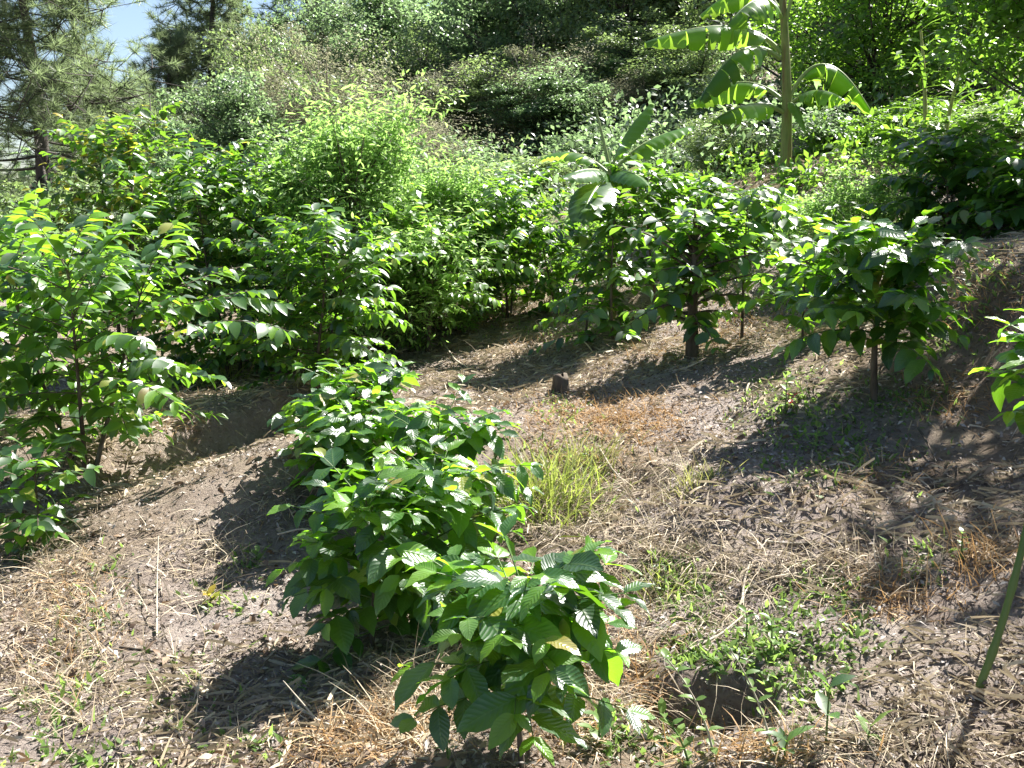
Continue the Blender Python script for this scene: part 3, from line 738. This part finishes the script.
# ------------------------------------------------------------------ bananas
def banana_leaf(parent, base, ctrl, tip, width, seed, droop=.35, tears=.25, rolled=False, label=None):
    rng = np.random.default_rng(seed)
    n = 34
    pts = curve3(base, ctrl, tip, n)
    tg = unit(np.gradient(pts, axis=0))
    ln = float(np.linalg.norm(np.diff(pts, axis=0), axis=1).sum())
    side = unit(np.cross(tg, [0, 0, 1.0]) + np.array([1e-4, 0, 0])); nrm = np.cross(side, tg)
    nrm = np.where(nrm[:, 2:3] < 0, -nrm, nrm)
    Vs, Qs, off = [], [], 0
    i0 = int(n * .2)
    for sg in (1, -1):
        i = i0
        while i < n - 1:
            j = min(n - 1, i + int(rng.integers(2, 7) if rng.random() < tears * 4 else n))
            k = np.arange(i, j + 1); f = (k - i0) / (n - 1 - i0)
            w = width * .5 * np.sin(PI * np.clip(f, .02, .985) ** .7) ** .45
            gap = .012 * ln
            a0 = droop * rng.uniform(.8, 1.7)
            rows = []
            for c in np.linspace(0, 1, 6):
                sh = np.where(k == i, gap * c, 0) - np.where((k == j) & (j < n - 1), gap * c, 0)
                ang = a0 * (.4 + 1.1 * c)
                P = pts[k] + side[k] * sg * (w * c * math.cos(ang))[:, None] + nrm[k] * (-w * c * math.sin(ang) + .05 * w * c + (.012 * np.sin(k * 2.2 + seed) * c))[:, None] + tg[k] * (sh + w * c * .15)[:, None]
                if rolled: P = pts[k] + side[k] * sg * (w * .2 * c)[:, None]
                rows.append(P)
            G = np.stack(rows, 1)
            Vs.append(G.reshape(-1, 3)); Qs.append(grid_quads(len(k), 6) + off); off += len(k) * 6
            i = j
    lf = link('leaf', mesh_from('banana_blade', np.vstack(Vs), np.vstack(Qs), M['banana']), parent)
    if label: lf['label'] = label
    link('midrib', tubes_mesh('banana_midrib', [(pts - nrm * .008, np.linspace(.028, .006, n) * min(1, ln / 1.3))], M['banana_rib'], 6), lf)


YB = 12.0
pb = at(785, 172, YB); gb = np.array([pb[0], pb[1], float(Hgt(pb[0], pb[1]))])
ban = thing('banana_plant', gb, 'tall banana plant with long arching torn leaves', 'banana plant')
topb = at(782, -8, YB) - gb
link('pseudostem', tubes_mesh('banana_pseudostem', [(curve3((0, 0, -.1), (.02, 0, .8), topb, 14), np.linspace(.074, .04, 14))], M['banana_stem'], 12), ban)


def B(px, row, dy=0.0):
    return at(px, row, YB + dy) - gb


for a, b, c, w, s, d, tr_ in [
        (B(781, 52), B(745, 5, -.1), B(645, 42, -.3), 0.62, 1, .55, .35),
        (B(780, 58), B(740, 22, -.4), B(700, 100, -.7), 0.59, 2, .6, .45),
        (B(783, 100), B(745, 62, .3), B(690, 104, .4), 0.56, 3, .55, .3),
        (B(788, 100), B(822, 22, .0), B(872, 112, -.15), .62, 4, .95, .35),
        (B(790, 104), B(815, 78, -.3), B(845, 100, -.6), 0.45, 5, .6, .3),
        (B(786, 20), B(800, -60, -.2), B(850, -15, -.5), 0.64, 6, .6, .2),
        (B(782, 15), B(760, -40, .2), B(700, 15, .3), 0.56, 7, .6, .3),
        (B(782, 18), B(765, -25, -.5), B(728, 25, -.8), 0.62, 8, .6, .3),
        (B(785, 0), B(788, -60, .3), B(800, -130, .7), .40, 9, .3, .1),
        (B(786, 104), B(797, 95, -.3), B(806, 132, -.4), .18, 10, .6, .1),
        (B(784, 112), B(752, 92, -.4), B(714, 120, -.7), 0.45, 11, .6, .2)]:
    banana_leaf(ban, a, b, c, w, s, d, tr_)

YB = 9.4
pb = at(612, 240, YB); gb = np.array([pb[0], pb[1], float(Hgt(pb[0], pb[1]))])
ban2 = thing('banana_plant', gb, 'young banana plant with a pale rolled leaf spear and broad low leaves', 'banana plant')
link('pseudostem', tubes_mesh('banana_pseudostem', [(curve3((0, 0, -.1), (.01, 0, .3), B(611, 165), 8), np.linspace(.06, .03, 8))], M['banana_stem'], 10), ban2)
for a, b, c, w, s, d, tr_ in [
        (B(611, 175), B(575, 138, .2), B(540, 160, .4), 0.35, 21, .25, .2),
        (B(611, 172), B(615, 140, -.1), B(650, 104, .1), 0.36, 22, .35, .05),
        (B(612, 172), B(640, 135, .2), B(693, 126, .3), 0.35, 23, .45, .2),
        (B(611, 178), B(592, 160, -.6), B(562, 178, -.9), 0.38, 24, .3, .1),
        (B(611, 180), B(600, 172, -.8), B(578, 222, -1.2), 0.46, 25, .3, .05),
        (B(612, 178), B(625, 160, -.5), B(648, 185, -1.0), 0.35, 26, .4, .1)]:
    banana_leaf(ban2, a, b, c, w, s, d, tr_)
link('leaf_spear', tubes_mesh('banana_spear', [(curve3(B(610, 172), B(604, 140), B(593, 98), 8), np.linspace(.022, .006, 8))], M['banana_rib'], 6), ban2)

# ------------------------------------------------------------------ canes, sticks, stump, small plants
def cane(px, row, rt, lean, label, seed):
    rng = np.random.default_rng(seed)
    g = at(px, row, 10.5); g[2] = float(Hgt(g[0], g[1]))
    t = thing('cane_plant', g, label, 'cane')
    h = float(at(px, rt, 10.5)[2] - g[2])
    pts = curve3((0, 0, -.05), (lean * .3, 0, h * .6), (lean, 0, h), 14)
    link('stalk', tubes_mesh('cane_stalk', [(pts, np.linspace(.028, .012, 14))], M['cane'], 7), t)
    P, A = [], []
    for i in range(3, 14):
        for k in range(2):
            az = rng.uniform(0, 6.28); P.append(pts[i]); A.append((math.cos(az), math.sin(az), .8))
    link('foliage', leaves_mesh('cane_foliage', P, A, np.tile([0, 0, 1.0], (len(P), 1)), rng.uniform(.3, .6, len(P)), .035, T_NARROW, M['bright'], rng, droop=.5, wave=0), t)


cane(927, 150, 30, -.15, 'yellow green cane stalk standing upright in front of the bright tree', 61)
cane(940, 160, 62, .15, 'shorter yellowish cane leaning beside the taller cane', 62)


def stick(pix, r, mat, label, seed=0, lift=.01, twigs=0):
    rng = np.random.default_rng(seed)
    g = ground([p[0] for p in pix], [p[1] for p in pix])
    g[:, 2] += np.array([lift + (p[2] if len(p) > 2 else 0) for p in pix])
    o = g[0].copy(); g = g - o
    if len(g) == 2: g = np.vstack([g[0], (g[0] + g[1]) / 2 + rng.normal(0, .012, 3) * [1, 1, 0], g[1]])
    t = np.linspace(0, len(g) - 1, 12)
    pts = np.stack([np.interp(t, np.arange(len(g)), g[:, k]) for k in range(3)], 1)
    lines = [(pts, np.linspace(r, r * .45, 12))]
    for k in range(twigs):
        s = pts[3 + k * 2]; e = s + rng.normal(0, .05, 3) + [0, 0, .03]
        lines.append((np.stack([s, (s + e) / 2, e]), [r * .5, r * .4, r * .2]))
    return tag(link('fallen_stick', tubes_mesh('stick', lines, M[mat], 6), None, o), label, 'stick')


stick([(157, 640), (158, 600, .06), (160, 560, .1)], .0038, 'twig_pale', 'pale dry stem standing up from the sunny ground on its own', 1)
stick([(290, 708), (320, 728), (352, 738)], .007, 'twig_pale', 'pale stick lying in the dark shadow of the second coffee plant', 2, .02, 2)
stick([(742, 608), (744, 585), (750, 565)], .007, 'twig_pale', 'short pale stick lying upright on the litter above the hollow', 3, .015)
stick([(690, 655), (720, 640), (750, 615)], .006, 'twig_pale', 'thin pale twig slanting along the top of the hollow', 4, .02)
stick([(918, 432), (926, 450, .02), (936, 466)], .007, 'bark', 'dark short stick on the shaded slope below the large leaved plant', 5, .02)
stick([(765, 545), (790, 547), (815, 546)], .006, 'twig_pale', 'thin pale twig lying level in dappled shade', 6, .015)
stick([(600, 455), (612, 475), (626, 490)], .007, 'twig_pale', 'pale twig beside the yellowish grass tufts', 7, .03)
stick([(278, 545), (300, 546, .03), (330, 552, .05)], .005, 'twig_pale', 'pale twig poking out from the second coffee plant', 8, .05)
stick([(120, 650), (160, 655), (190, 668)], .006, 'bark', 'dark bent twig on the sunny litter', 9, .012, 1)
stick([(440, 340), (455, 362), (470, 372)], .012, 'twig_pale', 'pale branch piece on the open ground behind the coffee row', 10, .02)

# stump
g = ground(561, 392)[0]
st = thing('tree_stump', g, 'small dark cut stump on the open ground', 'stump')
ang = np.linspace(0, 2 * PI, 13)[:-1]
prof = [(-.05, .085), (.0, .075), (.05, .062), (.10, .058), (.118, .052), (.12, .02)]
rr_ = np.random.default_rng(3).uniform(.85, 1.15, 12)
V = np.array([[r * rr_[k] * math.cos(a), r * rr_[k] * math.sin(a), z + .012 * math.sin(a * 2)] for z, r in prof for k, a in enumerate(ang)])
Q = [[i * 12 + k, i * 12 + (k + 1) % 12, (i + 1) * 12 + (k + 1) % 12, (i + 1) * 12 + k] for i in range(len(prof) - 1) for k in range(12)]
link('trunk', mesh_from('stump_wood', V, Q, M['bark']), st)

# leaning trunk of the old coffee bush and thin stem by it
# small leafy weeds
def weed(px, row, h, n, leaf, label, seed, mat='weed', lean=(0, 0), name='leafy_weed', T=T_ROUND, smat='green_stem', ratio=.55, cat='weed'):
    rng = np.random.default_rng(seed)
    g = ground(px, row)[0]
    t = thing(name, g, label, cat)
    pts = curve3((0, 0, -.02), (lean[0] * .2 + rng.normal(0, .01), lean[1] * .2, h * .55), (lean[0], lean[1], h), n + 2)
    link('stem', tubes_mesh('weed_stem', [(pts, np.linspace(.0042, .0018, n + 2))], M[smat], 5), t)
    P, A = [], []
    for i in range(1, n + 2):
        az = i * 1.57 + rng.normal(0, .3)
        for sg in (0, PI):
            P.append(pts[i]); A.append((math.cos(az + sg), math.sin(az + sg), .35 + .4 * i / n))
    link('foliage', leaves_mesh('weed_foliage', P, A, np.tile([0, 0, 1.0], (len(P), 1)), leaf * rng.uniform(.7, 1.1, len(P)), leaf * ratio * .9, T, M[mat], rng, droop=.3, wave=.02), t)


weed(826, 742, .17, 1, .085, 'broad leaved seedling with two dark green leaves on a thin stem', 71, mat='coffee')
weed(786, 758, .05, 1, .10, 'flat seedling with one long glossy leaf near the dry grass', 72, mat='coffee', T=T_MID, ratio=.36)
weed(870, 742, .05, 1, .08, 'tiny weed with narrow yellow green leaves on bare litter', 73, T=T_MID, ratio=.3)
weed(715, 757, .28, 6, .045, 'leggy weed with a whitish stem leaning across the hollow', 74, lean=(-.14, .04), smat='twig_pale')
weed(775, 755, .3, 7, .042, 'leggy weed with small paired leaves right of the hollow', 75, lean=(-.13, .05), smat='twig_pale')
weed(600, 745, .09, 3, .075, 'low weed with pale silvery leaves in front of the hollow', 76, T=T_MID, ratio=.4)
weed(690, 768, .16, 4, .05, 'small weed with light leaves at the near lip of the hollow', 77, lean=(-.08, 0))
weed(665, 600, .14, 5, .04, 'upright light green weed on the slope right of the front plant', 78, T=T_NARROW, ratio=.3)
weed(770, 655, .12, 5, .045, 'bushy green weed with rounded leaves above the hollow', 79)
weed(745, 640, .10, 4, .04, 'small green weed beside the rounded leaved one', 80)
weed(785, 412, .2, 4, .07, 'dark green weed on the shaded slope left of the large leaved plant', 81)
weed(815, 452, .2, 4, .07, 'dark weed in deep shade under the large leaved plant', 82)
weed(792, 408, .06, 1, .05, 'single bright red leaf on a short stem in the shade', 83, mat='red_leaf', name='red_leaf_plant')
weed(258, 560, .04, 2, .05, 'yellow green sprout on the bare ground left of the second plant', 84)
weed(210, 602, .03, 2, .06, 'flat yellowish sprout by the pale dry stem', 85, mat='yellowing')
weed(450, 765, .1, 3, .05, 'thin weed at the feet of the front coffee plant', 86, T=T_NARROW, ratio=.3)
weed(960, 560, .1, 4, .035, 'little weed near the leaning green stem', 87)

# ------------------------------------------------------------------ undergrowth on the hillside under the trees
def thicket(name, label, n, y0, y1, half, hgt, rad, leaf, per, mat, seed, cut=None):
    rng = np.random.default_rng(seed)
    a = np.radians(rng.uniform(-half, half, n)); r = y0 + (y1 - y0) * rng.random(n) ** .7
    x, y = r * np.sin(a), r * np.cos(a)
    if cut is not None:
        k = cut(x, y); x, y = x[k], y[k]
    m = len(x); hz = Hgt(x, y)
    hs = rng.uniform(*hgt, m); rs = rng.uniform(*rad, m)
    d = unit(rng.normal(size=(m, per, 3))) * rng.random((m, per, 1)) ** .45
    P = np.stack([x[:, None] + d[..., 0] * rs[:, None], y[:, None] + d[..., 1] * rs[:, None], hz[:, None] + hs[:, None] * (.5 + .5 * d[..., 2])], -1).reshape(-1, 3)
    q = len(P)
    A = d.reshape(-1, 3) + rng.normal(size=(q, 3)) * .7; N = rng.normal(size=(q, 3)) * .6 + [0, 0, 1]
    L = rng.uniform(leaf * .6, leaf * 1.3, q)
    o = link(name, leaves_mesh(name, P, A, N, L, L * .5, T_FAR, M[mat], rng, droop=.2, fold=.2, wave=0))
    tag(o, label, 'undergrowth', kind='stuff')


thicket('hillside_undergrowth', 'tangled dark green undergrowth covering the hillside under the trees', 620, 13, 48, 36, (.5, 1.7), (.5, 1.3), .115, 170, 'dark_broad', 301)
thicket('pale_undergrowth', 'paler olive undergrowth patches on the hillside under the trees', 330, 13.5, 42, 36, (.4, 1.4), (.4, 1.1), .10, 150, 'olive', 302)
thicket('bank_weeds', 'leafy green weeds overgrowing the bank among the coffee bushes', 170, 8.6, 14, 30, (.15, .6), (.2, .5), .09, 90, 'bright', 303, cut=lambda x, y: (x > 2.2) | (y > 11.4))

# ------------------------------------------------------------------ far wood
rngf = np.random.default_rng(99)
nf = 900
a = np.radians(rngf.uniform(-40, 42, nf)); r = rngf.uniform(55, 120, nf)
x, y = r * np.sin(a), r * np.cos(a)
keep = ~((a < R(-16)) & (r > 75)); x, y = x[keep], y[keep]
per = 110
cx = np.repeat(x, per); cy = np.repeat(y, per)
n = len(cx)
sz = np.repeat(rngf.uniform(1.6, 3.2, len(x)), per); hh = np.repeat(rngf.uniform(4, 10, len(x)), per)
d = unit(rngf.normal(size=(n, 3))) * rngf.random((n, 1)) ** .4
P = np.stack([cx + d[:, 0] * sz, cy + d[:, 1] * sz, Hgt(cx, cy) + hh * (.55 + .5 * d[:, 2])], 1)
A = rngf.normal(size=(n, 3)); N = rngf.normal(size=(n, 3)) * .6 + [0, 0, 1]
Lf = rngf.uniform(.5, 1.0, n)
o = link('far_wood', leaves_mesh('far_wood', P, A, N, Lf, Lf * .7, T_FAR, M['dark_broad'], rngf, droop=.2, fold=.2, wave=0))
tag(o, 'far hazy wooded hillside closing the view behind the trees', 'wood', kind='stuff')

# ------------------------------------------------------------------ light
SUN_EL = R(49.5)
SUN_DIR = np.array([.69, .724, 0]) * math.cos(SUN_EL) + np.array([0, 0, math.sin(SUN_EL)])
wd = bpy.data.worlds.new('World'); sc.world = wd; wd.use_nodes = True
nt = wd.node_tree; bg = nt.nodes['Background']
sky = nt.nodes.new('ShaderNodeTexSky'); sky.sky_type = 'NISHITA'; sky.sun_disc = False
sky.sun_elevation = SUN_EL; sky.sun_rotation = math.atan2(SUN_DIR[0], SUN_DIR[1]); sky.air_density = .85; sky.dust_density = 1.0; sky.ozone_density = 1.0
nt.links.new(sky.outputs[0], bg.inputs[0]); bg.inputs[1].default_value = .05
sl = bpy.data.lights.new('sun', 'SUN'); sl.energy = 5.0; sl.angle = R(.5); sl.color = (1, .965, .91)
so = bpy.data.objects.new('sun', sl); COL.objects.link(so); so.location = (10, 12, 20)
from mathutils import Vector
so.rotation_euler = Vector(SUN_DIR).to_track_quat('Z', 'Y').to_euler()

# ------------------------------------------------------------------ camera and render settings
cam = bpy.data.cameras.new('camera'); cam.sensor_width = 36; cam.lens = 36 * F_PX / 1024; cam.clip_start = .05; cam.clip_end = 2000
co = bpy.data.objects.new('camera', cam); COL.objects.link(co); co.location = CAM; co.rotation_euler = (PI / 2 - PITCH, 0, 0)
sc.camera = co
sc.view_settings.view_transform = 'Standard'; sc.view_settings.look = 'None'; sc.view_settings.gamma = 1
sc.view_settings.exposure = 1.95
sc.render.engine = 'CYCLES'
sc.cycles.max_bounces = 4; sc.cycles.diffuse_bounces = 2; sc.cycles.transmission_bounces = 3; sc.cycles.transparent_max_bounces = 8
sc.cycles.use_denoising = True
